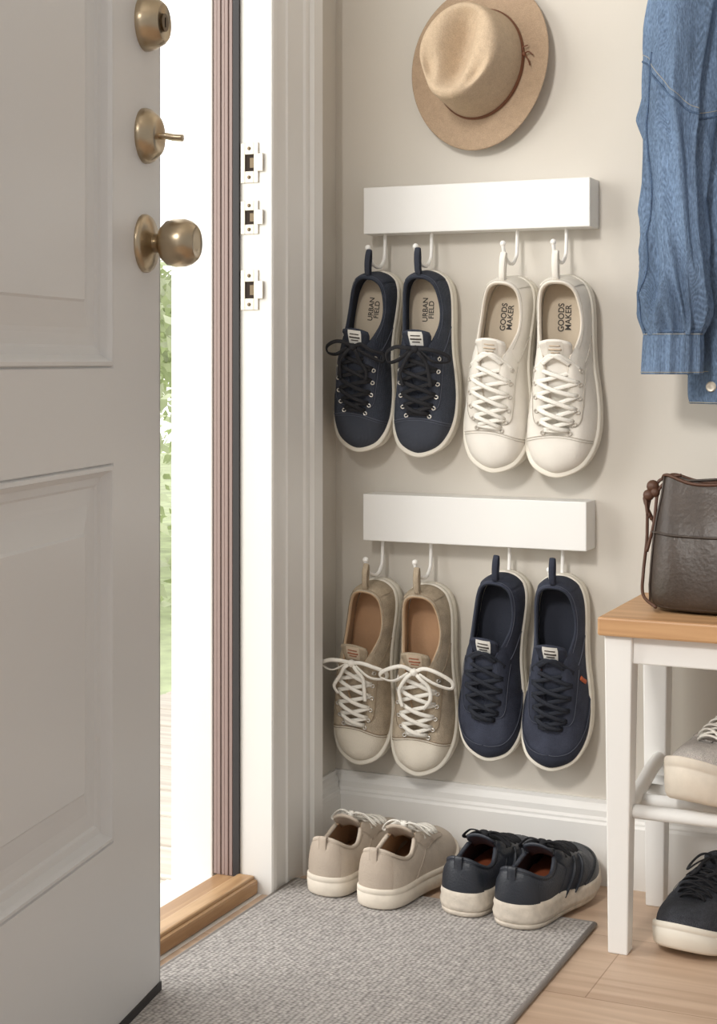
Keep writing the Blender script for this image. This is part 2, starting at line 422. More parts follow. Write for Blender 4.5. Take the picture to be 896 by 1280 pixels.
def shoe(name,mw,foot=1,upper=None,lining=None,insole=None,sole=None,lace=None,facing=None,tongue=None,label=None,
         heel=None,bow=True,loop=None,capseam=None,eyelet=None,text=None,runner=False,sidetag=None,outsole=None,piping=None,side=None,bowscale=1.0,droop=1.0,mudguard=None,stitch=None,thick=1.0):
    r=root(name); r.matrix_world=mw
    stitch=stitch or facing
    rnd=random.Random(sum(map(ord,name))+int(mw[0][3]*1000))
    def ts(x): return 1.3*max(0,x-.17)**2
    def warp(p):
        return V((p[0],p[1]+foot*.0045*math.sin(math.pi*max(0,min(1,p[0]/SL)))-foot*.003*max(0,p[0]/SL-.5),p[2]+ts(p[0])))
    def add(nm,d,m,smooth=True): return mesh(nm,d[0],d[1],m,r,smooth,warp)
    add('upper',UP,upper)
    me=r.children[0].data; me.materials.append(lining)
    nr=len(UPRING)
    for p in me.polygons:
        if min(p.vertices)>=nr*17: p.material_index=1
    zi=.0318*thick+.0022 if not runner else .0405
    o=[V((.14+(p.x-.14)*.94,p.y*.87,zi)) for p in outline(0)]
    add('insole',(o,stripfill(0,len(o))),insole)
    if not runner:
        rings=[(0,-.004),(.0015,-.0005),(.004,.0018),(.012,.0028),(.0225,.0032),(.0233,.0022),(.0242,.0032),(.0300,.0030),(.0318,.0012),(.0318,-.006)]
        hf=lambda u:thick*(1+.12*max(0,u-.8)/.2)
        add('sole',sole_data(rings,hf,.0022),sole)
    else:
        hf=lambda u:1.12-.22*min(1,max(0,(u-.25)/.35))+.03*math.sin(u*22)
        add('sole',sole_data([(.006,-.001),(.009,.003),(.016,.0046),(.022,.0026),(.027,.0034),(.0325,.0015),(.034,-.001),(.034,-.006)],hf),sole)
        add('outsole',sole_data([(0,-.004),(.001,.000),(.006,.002),(.0078,.001)],lambda u:1.0),outsole or sole)
    def ev(t):
        k=min(1,max(0,(t-9.0)/2.85));return .56+.03*math.sin(t*.9)+.30*k*k*(3-2*k)
    for s in(1,-1):
        add('eyestay',patch(frange(6.2,11.9,30),lambda t:(ev(t),.995),.0013,s),facing)
        P=[Soff(s,t,ev(t)+.025,.0017) for t in frange(6.4,11.9,30)]
        add('eyestay_stitch',tube_data(P,.00045,n=4),stitch)
        if heel: add('heel_counter',patch(frange(0,1.9 if not runner else 2.6,16),lambda t:(.05,.93 if not runner else .86-.12*max(0,t-1.2)),.0012,s),heel)
        if mudguard:
            gv=lambda t:.10+.40*((t-7.2)/4.8)**.8
            add('mudguard',patch(frange(7.2,12,26),lambda t:(.02,gv(t)),.0014,s),mudguard)
            P=[Soff(s,t,gv(t)-.025,.0016) for t in frange(7.4,11.95,26)]
            add('mudguard_stitch',tube_data(P,.0005,n=4),stitch)
        if side:
            for k,(t0,t1) in enumerate(((5.2,7.6),(6.2,8.5))):
                P=[Soff(s,t0+(t1-t0)*f,.06+.62*f,.0009) for f in frange(0,1,12)]
                add('side_stripe',tube_data(P,.0035,.0007,ref=None,n=6),side)
        P=[Soff(s,t,.9,.0004) for t in frange(.1,6.0,36)]
        add('collar_stitch',tube_data(P,.00045,n=5),stitch)
        P=[Soff(s,t,.08+.6*min(1,max(0,(t-4.6)/2.0))**.8,.0003) for t in frange(4.6,6.6,18)]
        add('quarter_seam',tube_data(P,.0007,n=5),stitch)
    if capseam is not None:
        P=[]
        for i in range(31):
            y=-.045+.090*i/30;x=capseam+4*y*y;P.append(V((x,y,topz(x,y)+.0003)))
        P=[p for p in P if p.z>.033]
        add('toecap_seam',tube_data(P,.0009,n=6),stitch)
        add('toecap_stitch',tube_data([p+V((.0035,0,-.0006)) for p in P],.0005,n=5),stitch)
    vs=[];fs=[];X=frange(.318,.66,18);nj=8
    def ztong(u):
        if u>.43:
            k=[p for p in INN[7:]]
            for a,b in zip(k,k[1:]):
                if a[0]<=u<=b[0]: return a[2]+(b[2]-a[2])*(u-a[0])/(b[0]-a[0])-.0012
            return k[-1][2]-.0012
        return .0865+(.43-u)*.16
    def hwt(u): return .0160+.007*max(0,(.50-u)/.18) if u>.335 else .0205
    for layer in(0,1):
        for u in X:
            for j in range(nj+1):
                q=-1+2*j/nj
                z=ztong(u)-(.004 if u<.5 else .003)*q*q*(1.6 if u<.45 else .8)-(.0045 if layer else 0)
                vs.append(V((u*SL+(.004*q*q if u<.34 else 0),q*hwt(u),z)))
    w=nj+1;K=len(X)*w
    for i in range(len(X)-1):
        for j in range(nj):
            fs.append((i*w+j,i*w+j+1,(i+1)*w+j+1,(i+1)*w+j));fs.append((K+i*w+j,K+(i+1)*w+j,K+(i+1)*w+j+1,K+i*w+j+1))
    for i in range(len(X)-1):
        for j in(0,nj):fs.append((i*w+j,(i+1)*w+j,K+(i+1)*w+j,K+i*w+j))
    for j in range(nj):
        for i in (0,len(X)-1):fs.append((i*w+j,i*w+j+1,K+i*w+j+1,K+i*w+j))
    add('tongue',(vs,fs),tongue)
    if label:
        vs=[];fs=[]
        for u in frange(.330,.405,4):
            for q in frange(-.55,.55,4):
                z=ztong(u)-.004*q*q*1.6+.0009;vs.append(V((u*SL,q*hwt(u)*.95,z)))
        for i in range(4):
            for j in range(4):fs.append((i*5+j,i*5+j+1,i*5+j+6,i*5+j+5))
        add('tongue_label',(vs,fs),{'cream':MC['label_cream'],'white':MC['label_soft']}.get(label,MC['label']))
        for k,(uu,hw) in enumerate(((.352,.35),(.37,.42),(.386,.3))):
            P=[V((uu*SL,q*hwt(uu),ztong(uu)-.0064*q*q+.0013)) for q in frange(-hw,hw,6)]
            add('label_print',tube_data(P,.0009 if k!=1 else .0014,.0002,n=4),{'cream':MC['print_brown'],'white':MC['label_cream']}.get(label,MC['print']))
    rows=[6.9,7.65,8.4,9.2,10.0,10.8]
    parts=[];ey=[]
    VE=.74
    for i,t in enumerate(rows):
        for s in(1,-1):
            c=Soff(s,t,VE-.03,.0018);n=Sn(s,t,VE)
            if eyelet:
                tt=n.orthogonal().normalized();bb=n.cross(tt)
                ring=[c+(tt*math.cos(a)+bb*math.sin(a))*.0027 for a in frange(0,2*math.pi,12)[:-1]]
                ey.append(tube_data(ring,.0010,n=5,closed=True))
    if eyelet: add('eyelets',merge(ey),eyelet)
    for i in range(len(rows)-1):
        for s in(1,-1):
            a=Soff(s,rows[i+1],VE,.001);b=Soff(-s,rows[i],VE,.001)
            lift=.0075 if s==1 else .0050
            jx=rnd.uniform(-.0025,.0025);P=[]
            for f in frange(0,1,10):
                p=a.lerp(b,f);p.z=a.z*(1-f)+b.z*f+(lift+.0035)*math.sin(math.pi*f)**.6
                p.x+=jx*math.sin(math.pi*f);P.append(p)
            parts.append(tube_data(P,.0033,.0013,n=7))
    a=Soff(1,rows[-1],VE,.001);b=Soff(-1,rows[-1],VE,.001)
    parts.append(tube_data([a.lerp(b,f)+V((0,0,.0065*math.sin(math.pi*f)**.6)) for f in frange(0,1,8)],.0033,.0013,n=7))
    K=V((crm(INN,7.0).x+.004,0,.0965))
    if bow:
        B=bowscale;d=droop
        parts.append((lambda q:([V(p)for p in q[0]],q[1]))(ball(.0062,K+V((0,0,.001)),10)))
        for s in(1,-1):
            j=lambda k=.004:rnd.uniform(-k,k)
            P=[K,K+V((-.004+j(),s*.014*B,.006)),K+V((-.002*d+j(),s*.030*B,.004)),K+V((.008*d+j(),s*.046*B,-.008)),K+V((.018*d+j(),s*.044*B,-.012)),K+V((.014*d+j(),s*.026*B,-.002)),K+V((.002,s*.008,.003))]
            parts.append(tube_data(smoothpath(P,7),.0032,.0012,n=7))
            P=[K,K+V((.008,s*.008*B,.004)),K+V((.022*d+j(),s*.016*B+j(),-.002)),K+V((.038*d+j(),s*.020*B+j(.006),-.006)),K+V((.054*d+j(.006),s*.015*B+j(.008),-.010))]
            P=[V((p.x,p.y,max(p.z,topz(p.x,p.y)+.005))) for p in P]
            parts.append(tube_data(smoothpath(P,6),.0030,.0012,n=7))
    else:
        for s in(1,-1):
            P=[Soff(s,rows[0],VE,.001),K+V((-.006,s*.008,.001)),K+V((-.003,-s*.006,.001)),K+V((.006,-s*.018,-.007))]
            parts.append(tube_data(smoothpath(P,6),.0030,.0013,n=7))
    add('laces',merge(parts),lace)
    if piping:
        P=[S(s,t,1).lerp(S(s,t,1,True),.5)+V((0,0,.0018)) for s,t in UPRING if t<6.6]
        k=[i for i,(s,t) in enumerate([q for q in UPRING if q[1]<6.6]) if s==-1]
        P=P[k[0]:]+P[:k[0]]
        add('collar_piping',tube_data(P,.0034,n=8),piping)
    if loop:
        P=smoothpath([(.0075,0,.062),(.006,0,.081),(-.008,0,.0885),(-.024,0,.0905),(-.034,0,.0865),(-.024,0,.082),(-.006,0,.0795),(.010,0,.074)],6)
        add('pull_loop',tube_data(P,.0044,.0011,ref=(0,1,0),n=8),loop)
    else:
        P=smoothpath([(.001,0,.05),(.003,0,.070),(.004,0,.085),(.009,0,.086),(.0125,0,.074)],6)
        add('heel_tab',tube_data(P,.0065,.001,ref=(0,1,0),n=8),heel or facing)
    if sidetag:
        P=[Soff(1,6.7,v,.0016) for v in frange(.26,.50,4)]
        add('side_tag',tube_data(P,.0034,.0008,n=4,ref=(1,0,0)),MC['tag'])
    if text:
        cu=bpy.data.curves.new('insole_print','FONT');cu.body=text;cu.size=.0115;cu.extrude=.0001;cu.align_x='CENTER';cu.align_y='CENTER';cu.space_line=.85
        cu.offset=.0002
        cu.materials.append(MC['print'])
        o=bpy.data.objects.new('insole_print',cu);scene.collection.objects.link(o);o.parent=r
        o.location=(.060,foot*.003,zi+.0004);o.rotation_euler=(0,0,math.pi)
    return r
MC['label']=mat('label_white',(226,224,218),.6)
MC['label_soft']=mat('label_soft_white',(214,208,198),.6)
MC['label_cream']=mat('label_tan',(196,178,156),.7)
MC['print']=mat('print_ink',(60,54,50),.7)
MC['print_brown']=mat('print_rust',(150,92,66),.7)
MC['tag']=mat('tag_orange',(196,98,60),.7)
MC['ins_dark']=mat('insole_navy',(46,49,59),.85,bump=.3,bscale=400)
ins_tan=mat('insole_beige',(198,184,164),.85,bump=.2,bscale=300)
ins_brown=mat('insole_tan_leather',(176,138,104),.7,bump=.2,bscale=200,var=.06)
CX=.228
navy=mat('navy_canvas',(64,69,80),.88,bump=.6,bscale=200,kind='weave',var=.12,vscale=60,fine=.3,fscale=900)
cap_mat(navy,(69,73,83),CX)
navyface=mat('navy_facing',(58,62,73),.85,bump=.5,bscale=200,kind='weave',fine=.25,fscale=900)
navyst=mat('navy_stitch',(88,92,104),.8)
navylin=mat('navy_lining',(50,54,65),.9,bump=.3,bscale=500)
navy2=mat('navy_suede',(57,61,75),.85,bump=.4,bscale=500,var=.16,vscale=45,fine=.18,fscale=900)
navy2f=mat('navy_suede_dark',(50,54,67),.8,bump=.4,bscale=500,var=.12,vscale=60)
black=mat('lace_black',(40,40,43),.85,bump=.5,bscale=700)
navylace=mat('lace_navy',(40,43,51),.85,bump=.5,bscale=700)
white=mat('white_leather',(226,221,212),.5,bump=.15,bscale=250,var=.02,vscale=40)
whitef=mat('white_leather_facing',(220,215,205),.5,bump=.1,bscale=250)
whitest=mat('white_stitch',(190,183,172),.7)
whitel=mat('white_lining',(212,202,188),.8,bump=.2,bscale=300)
offw=mat('sole_offwhite',(226,220,207),.55,bump=.05,bscale=100)
lacew=mat('lace_white',(232,228,219),.85,bump=.4,bscale=700)
beige=mat('beige_suede',(180,166,146),.95,bump=.6,bscale=600,var=.16,vscale=60,fine=.14,fscale=700)
cap_mat(beige,(228,220,205),CX)
beigef=mat('beige_facing',(172,157,136),.9,bump=.5,bscale=600,var=.12,vscale=70,fine=.1)
beigest=mat('beige_stitch',(150,134,114),.9)
beigel=mat('beige_lining',(190,162,132),.85,bump=.2,bscale=300)
blea=mat('beige_leather',(190,177,162),.65,bump=.3,bscale=260,var=.06,vscale=40,fine=.05)
bleaf=mat('beige_leather_panel',(175,161,146),.6,bump=.3,bscale=300,var=.05)
cream=mat('sole_cream',(218,208,193),.6,bump=.2,bscale=120,var=.07,vscale=50)
rnavy=mat('runner_leather',(44,48,57),.5,bump=.35,bscale=350)
rnavyf=mat('runner_dark_panel',(35,39,47),.42,bump=.25,bscale=300)
rline=mat('runner_lining',(52,51,55),.9,bump=.3,bscale=400)
rrust=mat('runner_insole',(170,92,60),.8)
rsole=mat('runner_sole',(200,190,176),.7,bump=.5,bscale=150,var=.14,vscale=60)
grey=mat('grey_knit',(196,190,184),.9,bump=.8,bscale=180,kind='weave',var=.1,vscale=90,fine=.18,fscale=500)
dgrey=mat('charcoal_canvas',(66,68,74),.9,bump=.8,bscale=200,kind='weave',var=.15,vscale=100,fine=.35,fscale=700)
def hang(heel_x,toe_x,zt,L,tilt=.0,y0=-.012,roll=0,wy=1.0):
    X=V((toe_x-heel_x,tilt,-L)).normalized();Zv=V((roll,-1,0)).normalized();Zv=(Zv-X*Zv.dot(X)).normalized();Y=Zv.cross(X)*wy
    s=L/SL
    return Matrix(((X.x*s,Y.x*s,Zv.x*s,heel_x),(X.y*s,Y.y*s,Zv.y*s,y0),(X.z*s,Y.z*s,Zv.z*s,zt),(0,0,0,1)))
NV=dict(upper=navy,lining=navylin,insole=ins_tan,sole=offw,lace=black,facing=navyface,tongue=navyface,label='w',heel=navyface,bow=True,loop=navyface,capseam=CX,eyelet=M_silver,text='URBAN\nFIELD',bowscale=1.05,stitch=navyst)
shoe('navy_canvas_sneaker',hang(.099,.062,.940,.283,.004,wy=1.02),-1,**NV)
shoe('navy_canvas_sneaker',hang(.179,.168,.940,.287,.004,roll=.06,wy=1.03),1,**NV)
WH=dict(upper=white,lining=whitel,insole=ins_tan,sole=offw,lace=lacew,facing=whitef,tongue=white,label='white',heel=whitef,bow=False,loop=lacew,capseam=CX,eyelet=whitest,text='GOODS\nMAKER',stitch=whitest)
shoe('white_leather_sneaker',hang(.3225,.290,.928,.297,.004,wy=1.04),-1,**WH)
shoe('white_leather_sneaker',hang(.401,.393,.928,.300,.004,roll=.06,wy=1.07),1,**WH)
BG=dict(upper=beige,lining=beigel,insole=ins_brown,sole=offw,lace=lacew,facing=beigef,tongue=beigef,label='cream',heel=beigef,bow=True,loop=beigef,capseam=CX,eyelet=M_silver,bowscale=1.2,stitch=beigest)
shoe('beige_suede_sneaker',hang(.0955,.063,.448,.289,.004),-1,**BG)
shoe('beige_suede_sneaker',hang(.178,.166,.446,.293,.004,roll=.06,wy=1.03),1,**BG)
N2=dict(upper=navy2,lining=navylin,insole=MC['ins_dark'],sole=offw,lace=navylace,facing=navy2f,tongue=navy2f,label='w',heel=navy2f,bow=False,loop=navy2f,eyelet=None,mudguard=navy2f,stitch=navyst)
shoe('navy_suede_sneaker',hang(.310,.280,.472,.285,.004,wy=1.05),-1,**N2)
shoe('navy_suede_sneaker',hang(.395,.382,.472,.289,.004,roll=.06,wy=1.04),1,sidetag=True,**N2)
def stand(hx,hy,dx,dy,L,wz=(1,1),z=0.0):
    X=V((dx,dy,0)).normalized();Y=V((0,0,1)).cross(X);s=L/SL
    return Matrix(((X.x*s,Y.x*wz[0],0,hx),(X.y*s,Y.y*wz[0],0,hy),(0,0,wz[1],z),(0,0,0,1)))
FB=dict(upper=blea,lining=beigel,insole=ins_brown,sole=cream,lace=lacew,facing=bleaf,tongue=bleaf,label=None,heel=bleaf,bow=True,eyelet=None,runner=False,bowscale=.8,droop=.6,piping=blea,thick=.95)
shoe('beige_leather_sneaker',stand(.096,-.256,.10,1,.225,(1.0,1.0),.0075),1,**FB)
shoe('beige_leather_sneaker',stand(.186,-.275,.05,1,.232,(1.0,1.0),.0075),-1,**FB)
FN=dict(upper=rnavy,lining=rline,insole=rrust,sole=rsole,outsole=rsole,lace=black,facing=rnavyf,tongue=rnavy,label=None,heel=rnavyf,bow=True,eyelet=None,runner=True,bowscale=.8,droop=.6,piping=rnavy,side=rnavyf,mudguard=rnavyf)
shoe('navy_running_shoe',stand(.308,-.252,.14,1,.222,(1.02,.96),.0075),1,**FN)
shoe('navy_running_shoe',stand(.393,-.268,.12,1,.236,(1.04,.97),.0075),-1,**FN)
# ================================================================= RACKS
def rack(zb,zt,x0,x1,hooks):
    r=root('shoe_hook_rack')
    box('board',(x0,-.05,zb),(x1,-.0,zt),M_rail,r,.0015)
    for i,x in enumerate(hooks):
        P=[(x,-.025,zb+.003),(x,-.0265,zb-.028),(x,-.031,zb-.042),(x,-.047,zb-.053),(x,-.070,zb-.051),(x,-.086,zb-.041),(x,-.0925,zb-.028)]
        a=tube_data(smoothpath(P,6),.0029,n=10);b=ball(.0046,(x,-.093,zb-.025))
        v,f=merge([a,b]);mesh('hook_%d'%i,v,f,M_hookw,r)
rack(1.001,1.0755,.0715,.4445,(.0985,.179,.3215,.4005))
rack(.5115,.586,.0705,.439,(.0945,.178,.3090,.3945))
# ================================================================= HAT
def hat():
    r=root('fedora_hat')
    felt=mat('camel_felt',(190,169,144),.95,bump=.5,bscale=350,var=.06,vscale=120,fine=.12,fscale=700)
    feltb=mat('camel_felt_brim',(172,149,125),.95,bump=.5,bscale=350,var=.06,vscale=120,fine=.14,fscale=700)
    n=72;rings=[]
    HC=.096
    def ring(ax,ay,z,fz=None):
        rr=[]
        for j in range(n):
            th=2*math.pi*j/n;x=ax*math.cos(th);y=ay*math.sin(th)
            rr.append(V((x,y,z+(fz(x,y,th) if fz else 0))))
        return rr
    brimz=lambda x,y,th:.012*math.cos(th)**2-.004*math.sin(th)**2
    AX,AY=.071,.086
    for f in frange(1,0,8):
        ax=AX+(.113-AX)*f;ay=AY+(.135-AY)*f
        rings.append(ring(ax,ay,.004+.002*(1-f),lambda x,y,th,f=f:brimz(x,y,th)*f))
    nb=len(rings)
    for f in frange(0,1,9)[1:]:
        rings.append(ring(AX-.008*f,AY-.009*f,.006+HC*f))
    def crease(x,y):
        d=.046*math.exp(-(x/.023)**2)*max(0,1-abs((y-.004)/.066)**3)
        for s in(1,-1): d+=.018*math.exp(-((x-s*.044)/.014)**2-((y+.035)/.028)**2)
        return -d
    for f in (.97,.92,.86,.78,.68,.58,.48,.38,.28,.18,.08):
        ax=(AX-.008)*f;ay=(AY-.009)*f
        z=.006+HC+.019*math.sqrt(max(0,1-f**3.6))
        rings.append(ring(ax,ay,z,lambda x,y,th,f=f:crease(x,y)*min(1,(1-f)*5)))
    vs=[p for q in rings for p in q];fs=[]
    for i in range(len(rings)-1):
        for j in range(n):fs.append((i*n+j,i*n+(j+1)%n,(i+1)*n+(j+1)%n,(i+1)*n+j))
    fs.append(tuple((len(rings)-1)*n+j for j in range(n)))
    out=[]
    for p in vs:
        q=p.copy()
        if q.z>.02:
            k=(q.z-.02)/.08
            q.x*=1-.16*k*math.exp(-((q.y+.055)/.03)**2)
            q.z+=-.008*k*(q.y/.07)
        out.append(q)
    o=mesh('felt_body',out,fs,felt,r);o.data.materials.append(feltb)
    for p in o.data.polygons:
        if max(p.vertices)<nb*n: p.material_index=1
    so=o.modifiers.new('thick','SOLIDIFY');so.thickness=.003;so.offset=-1
    ss=o.modifiers.new('sub','SUBSURF');ss.levels=1;ss.render_levels=1
    leather=mat('hat_band_leather',(112,70,48),.5,bump=.2,bscale=200)
    def bandpt(th,z,k=.0015):
        f=(z-.006)/HC;ax=AX-.008*f+k;ay=AY-.009*f+k
        return V((ax*math.cos(th),ay*math.sin(th),z))
    vs=[];fs=[];zz=(.0065,.009,.0135,.016)
    for j in range(n):
        th=2*math.pi*j/n
        for z in zz:vs.append(bandpt(th,z,.0022 if z in zz[1:3] else .0005))
    for j in range(n):
        for i in range(3):fs.append((j*4+i,((j+1)%n)*4+i,((j+1)%n)*4+i+1,j*4+i+1))
    mesh('band',vs,fs,leather,r)
    c=bandpt(.28,.014,.003)
    parts=[ball(.0038,c,8)]
    for P in ([(0,0,0),(.008,.004,.003),(.016,.0,.002)],[(0,0,0),(.010,-.008,.004),(.014,-.016,.0)],[(0,0,0),(-.003,.009,.003),(.004,.014,.001)]):
        parts.append(tube_data(smoothpath([c+V(p) for p in P],5),.0011,n=6))
    v,f=merge(parts);mesh('band_cord',v,f,leather,r)
    v,f=tube_data([(0,.04,-.018),(0,.04,.02)],.004);mesh('wall_peg',v,f,M_brassd,r)
    a=math.radians(-12)
    X=V((math.cos(a),0,math.sin(a)));Zv=V((-.02,-1,.06)).normalized();X=(X-Zv*X.dot(Zv)).normalized();Y=Zv.cross(X)
    r.matrix_world=Matrix(((X.x,Y.x,Zv.x,.261),(X.y,Y.y,Zv.y,-.018),(X.z,Y.z,Zv.z,1.262),(0,0,0,1)))
hat()
# ================================================================= BENCH
def bench():
    r=root('storage_bench')
    box('top',(.525,-.297,.430),(1.35,-.045,.455),M_benchtop,r,.003)
    def leg(nm,x,y,flip=1):
        vs=[];w0=.019;w1=.0135
        for z,w,dx in((0,w1,-.002*flip),(.43,w0,0)):
            vs+=[(x+dx-w,y-w,z),(x+dx+w,y-w,z),(x+dx+w,y+w,z),(x+dx-w,y+w,z)]
        o=mesh(nm,vs,[(0,3,2,1),(4,5,6,7),(0,1,5,4),(1,2,6,5),(2,3,7,6),(3,0,4,7)],M_bench,r,smooth=False);bevel(o,.002)
    for i,(x,y,f) in enumerate(((.551,-.268,1),(.551,-.062,1),(1.325,-.268,-1),(1.325,-.062,-1))):leg('leg_%d'%i,x,y,f)
    box('apron_front',(.568,-.278,.392),(1.31,-.262,.432),M_bench,r,.002)
    box('apron_back',(.568,-.066,.392),(1.31,-.05,.432),M_bench,r,.002)
    box('apron_side',(.543,-.25,.392),(.559,-.08,.432),M_bench,r,.002)
    for i,y in enumerate((-.262,-.205,-.15,-.1,-.062)):
        v,f=tube_data([(.545,y,.190),(1.33,y,.190)],.0105,.0095,n=14);mesh('shelf_rail_%d'%i,v,f,M_bench,r)
    tube('shelf_end',[(.556,-.255,.192),(.556,-.2,.199),(.556,-.12,.214),(.556,-.07,.218)],.010,M_bench,r,b=.011,n=14)
bench()
SG=dict(upper=grey,lining=whitel,insole=ins_tan,sole=cream,lace=lacew,facing=grey,tongue=grey,label=None,heel=whitef,bow=False,capseam=None,eyelet=None,thick=1.2)
shoe('grey_knit_sneaker',stand(.724,-.042,-.30,-.96,.266,(1.05,1.30),.200),1,**SG)
DG=dict(upper=dgrey,lining=navylin,insole=MC['ins_dark'],sole=offw,lace=black,facing=dgrey,tongue=dgrey,label=None,heel=dgrey,bow=True,capseam=None,eyelet=None,bowscale=.7,thick=.95)
shoe('charcoal_canvas_shoe',stand(.672,-.036,-.17,-.985,.246,(1.03,1.02),0),-1,**DG)
# ================================================================= BAG
def bag():
    r=root('leather_bucket_bag')
    lea=mat('dark_brown_leather',(66,56,49),.42,bump=.4,bscale=140,var=.18,vscale=20,fine=.1,fscale=200)
    edge=mat('bag_edge_leather',(84,54,38),.5,bump=.2,bscale=200)
    cx,cy=.716,-.165;n=80;rings=[]
    prof=[(0,.126,.058),(.003,.138,.070),(.012,.146,.078),(.035,.146,.080),(.07,.143,.074),(.105,.140,.064),(.130,.138,.054),(.150,.136,.045),(.168,.135,.038),(.178,.134,.035)]
    for z,a,b in prof:
        rr=[]
        for j in range(n):
            th=2*math.pi*j/n;c,s=math.cos(th),math.sin(th);e=.5
            x=a*math.copysign(abs(c)**e,c);y=b*math.copysign(abs(s)**e,s)
            q=V((x*9,y*9,z*10));q2=V((x*16,y*16,z*9+x*14))
            dd=noise.noise(q)*.006*min(1,z*12)+noise.noise(q2)*.005*min(1,z*9)+.002*math.sin(th*4+z*25)*(z/.19)
            rr.append(V((cx+x+c*dd,cy+y+s*dd,.4565+z+(.003*math.sin(th*2+1)+.004*math.cos(th*5))*(z/.178)**3)))
        rings.append(rr)
    for k,(ins,dz) in enumerate(((.004,.0),(.006,-.03),(.01,-.13))):
        rings.append([V((cx+(p.x-cx)*(1-ins*9),cy+(p.y-cy)*(1-ins*14),p.z+dz)) for p in rings[9]])
    vs=[p for q in rings for p in q];fs=[tuple(range(n))]
    for i in range(len(rings)-1):
        for j in range(n):fs.append((i*n+j,i*n+(j+1)%n,(i+1)*n+(j+1)%n,(i+1)*n+j))
    fs.append(tuple((len(rings)-1)*n+j for j in range(n)))
    o=mesh('body',vs,fs,lea,r);ss=o.modifiers.new('s','SUBSURF');ss.levels=1;ss.render_levels=2
    for i,(k,w) in enumerate(((5,.0018),(9,.0024))):
        P=rings[k] ; v,f=tube_data([V((cx+(p.x-cx)*1.004,cy+(p.y-cy)*1.008,p.z)) for p in P],w,n=6,closed=True)
        mesh('seam_%d'%i,v,f,lea if i==0 else edge,r)
    P=rings[1];v,f=tube_data([V((cx+(p.x-cx)*1.01,cy+(p.y-cy)*1.01,p.z+.004)) for p in P],.0022,n=6,closed=True);mesh('base_piping',v,f,lea,r)
    j=int(n*.58);v,f=tube_data([q[j]+V((-.0008,-.0008,0)) for q in rings[1:10]],.0014,n=6);mesh('side_seam',v,f,lea,r)
    tx,ty,tz=cx-.134,cy-.012,.634
    tube('side_cord',[(tx+.03,ty,tz+.006),(tx,ty-.004,tz-.002),(tx-.014,ty-.010,tz-.035),(tx-.016,ty-.012,tz-.085),(tx-.020,ty-.016,tz-.13),(tx-.014,ty-.04,tz-.158),(tx+.012,ty-.075,tz-.168)],.0023,edge,r)
    tube('side_cord_2',[(tx+.03,ty-.01,tz+.002),(tx+.002,ty-.012,tz-.012),(tx-.004,ty-.02,tz-.06),(tx-.014,ty-.02,tz-.10)],.0023,edge,r)
    parts=[ball(.009,(tx-.008,ty-.01,tz-.010)),ball(.008,(tx-.013,ty-.014,tz-.022)),ball(.007,(tx-.004,ty-.014,tz-.018))]
    for k in range(4):
        parts.append(tube_data(smoothpath([(tx-.008,ty-.01,tz-.014),(tx-.016-.002*k,ty-.014+.004*k,tz-.028),(tx-.014+.003*k,ty-.016,tz-.050-.003*k)],5),.0024,n=6))
    v,f=merge(parts);mesh('cord_knot',v,f,edge,r)
    lathe('leather_badge',[(.016,0),(.016,.002),(.013,.003),(.001,.003)],edge,r,24,'-Y',(.728,cy-.052,.608))
    tube('shoulder_strap',[(cx-.11,cy,.630),(cx-.05,cy-.02,.636),(cx+.03,cy-.025,.640),(cx+.11,cy,.635),(cx+.15,cy,.56),(cx+.16,cy,.475)],.006,lea,r,b=.002)
bag()
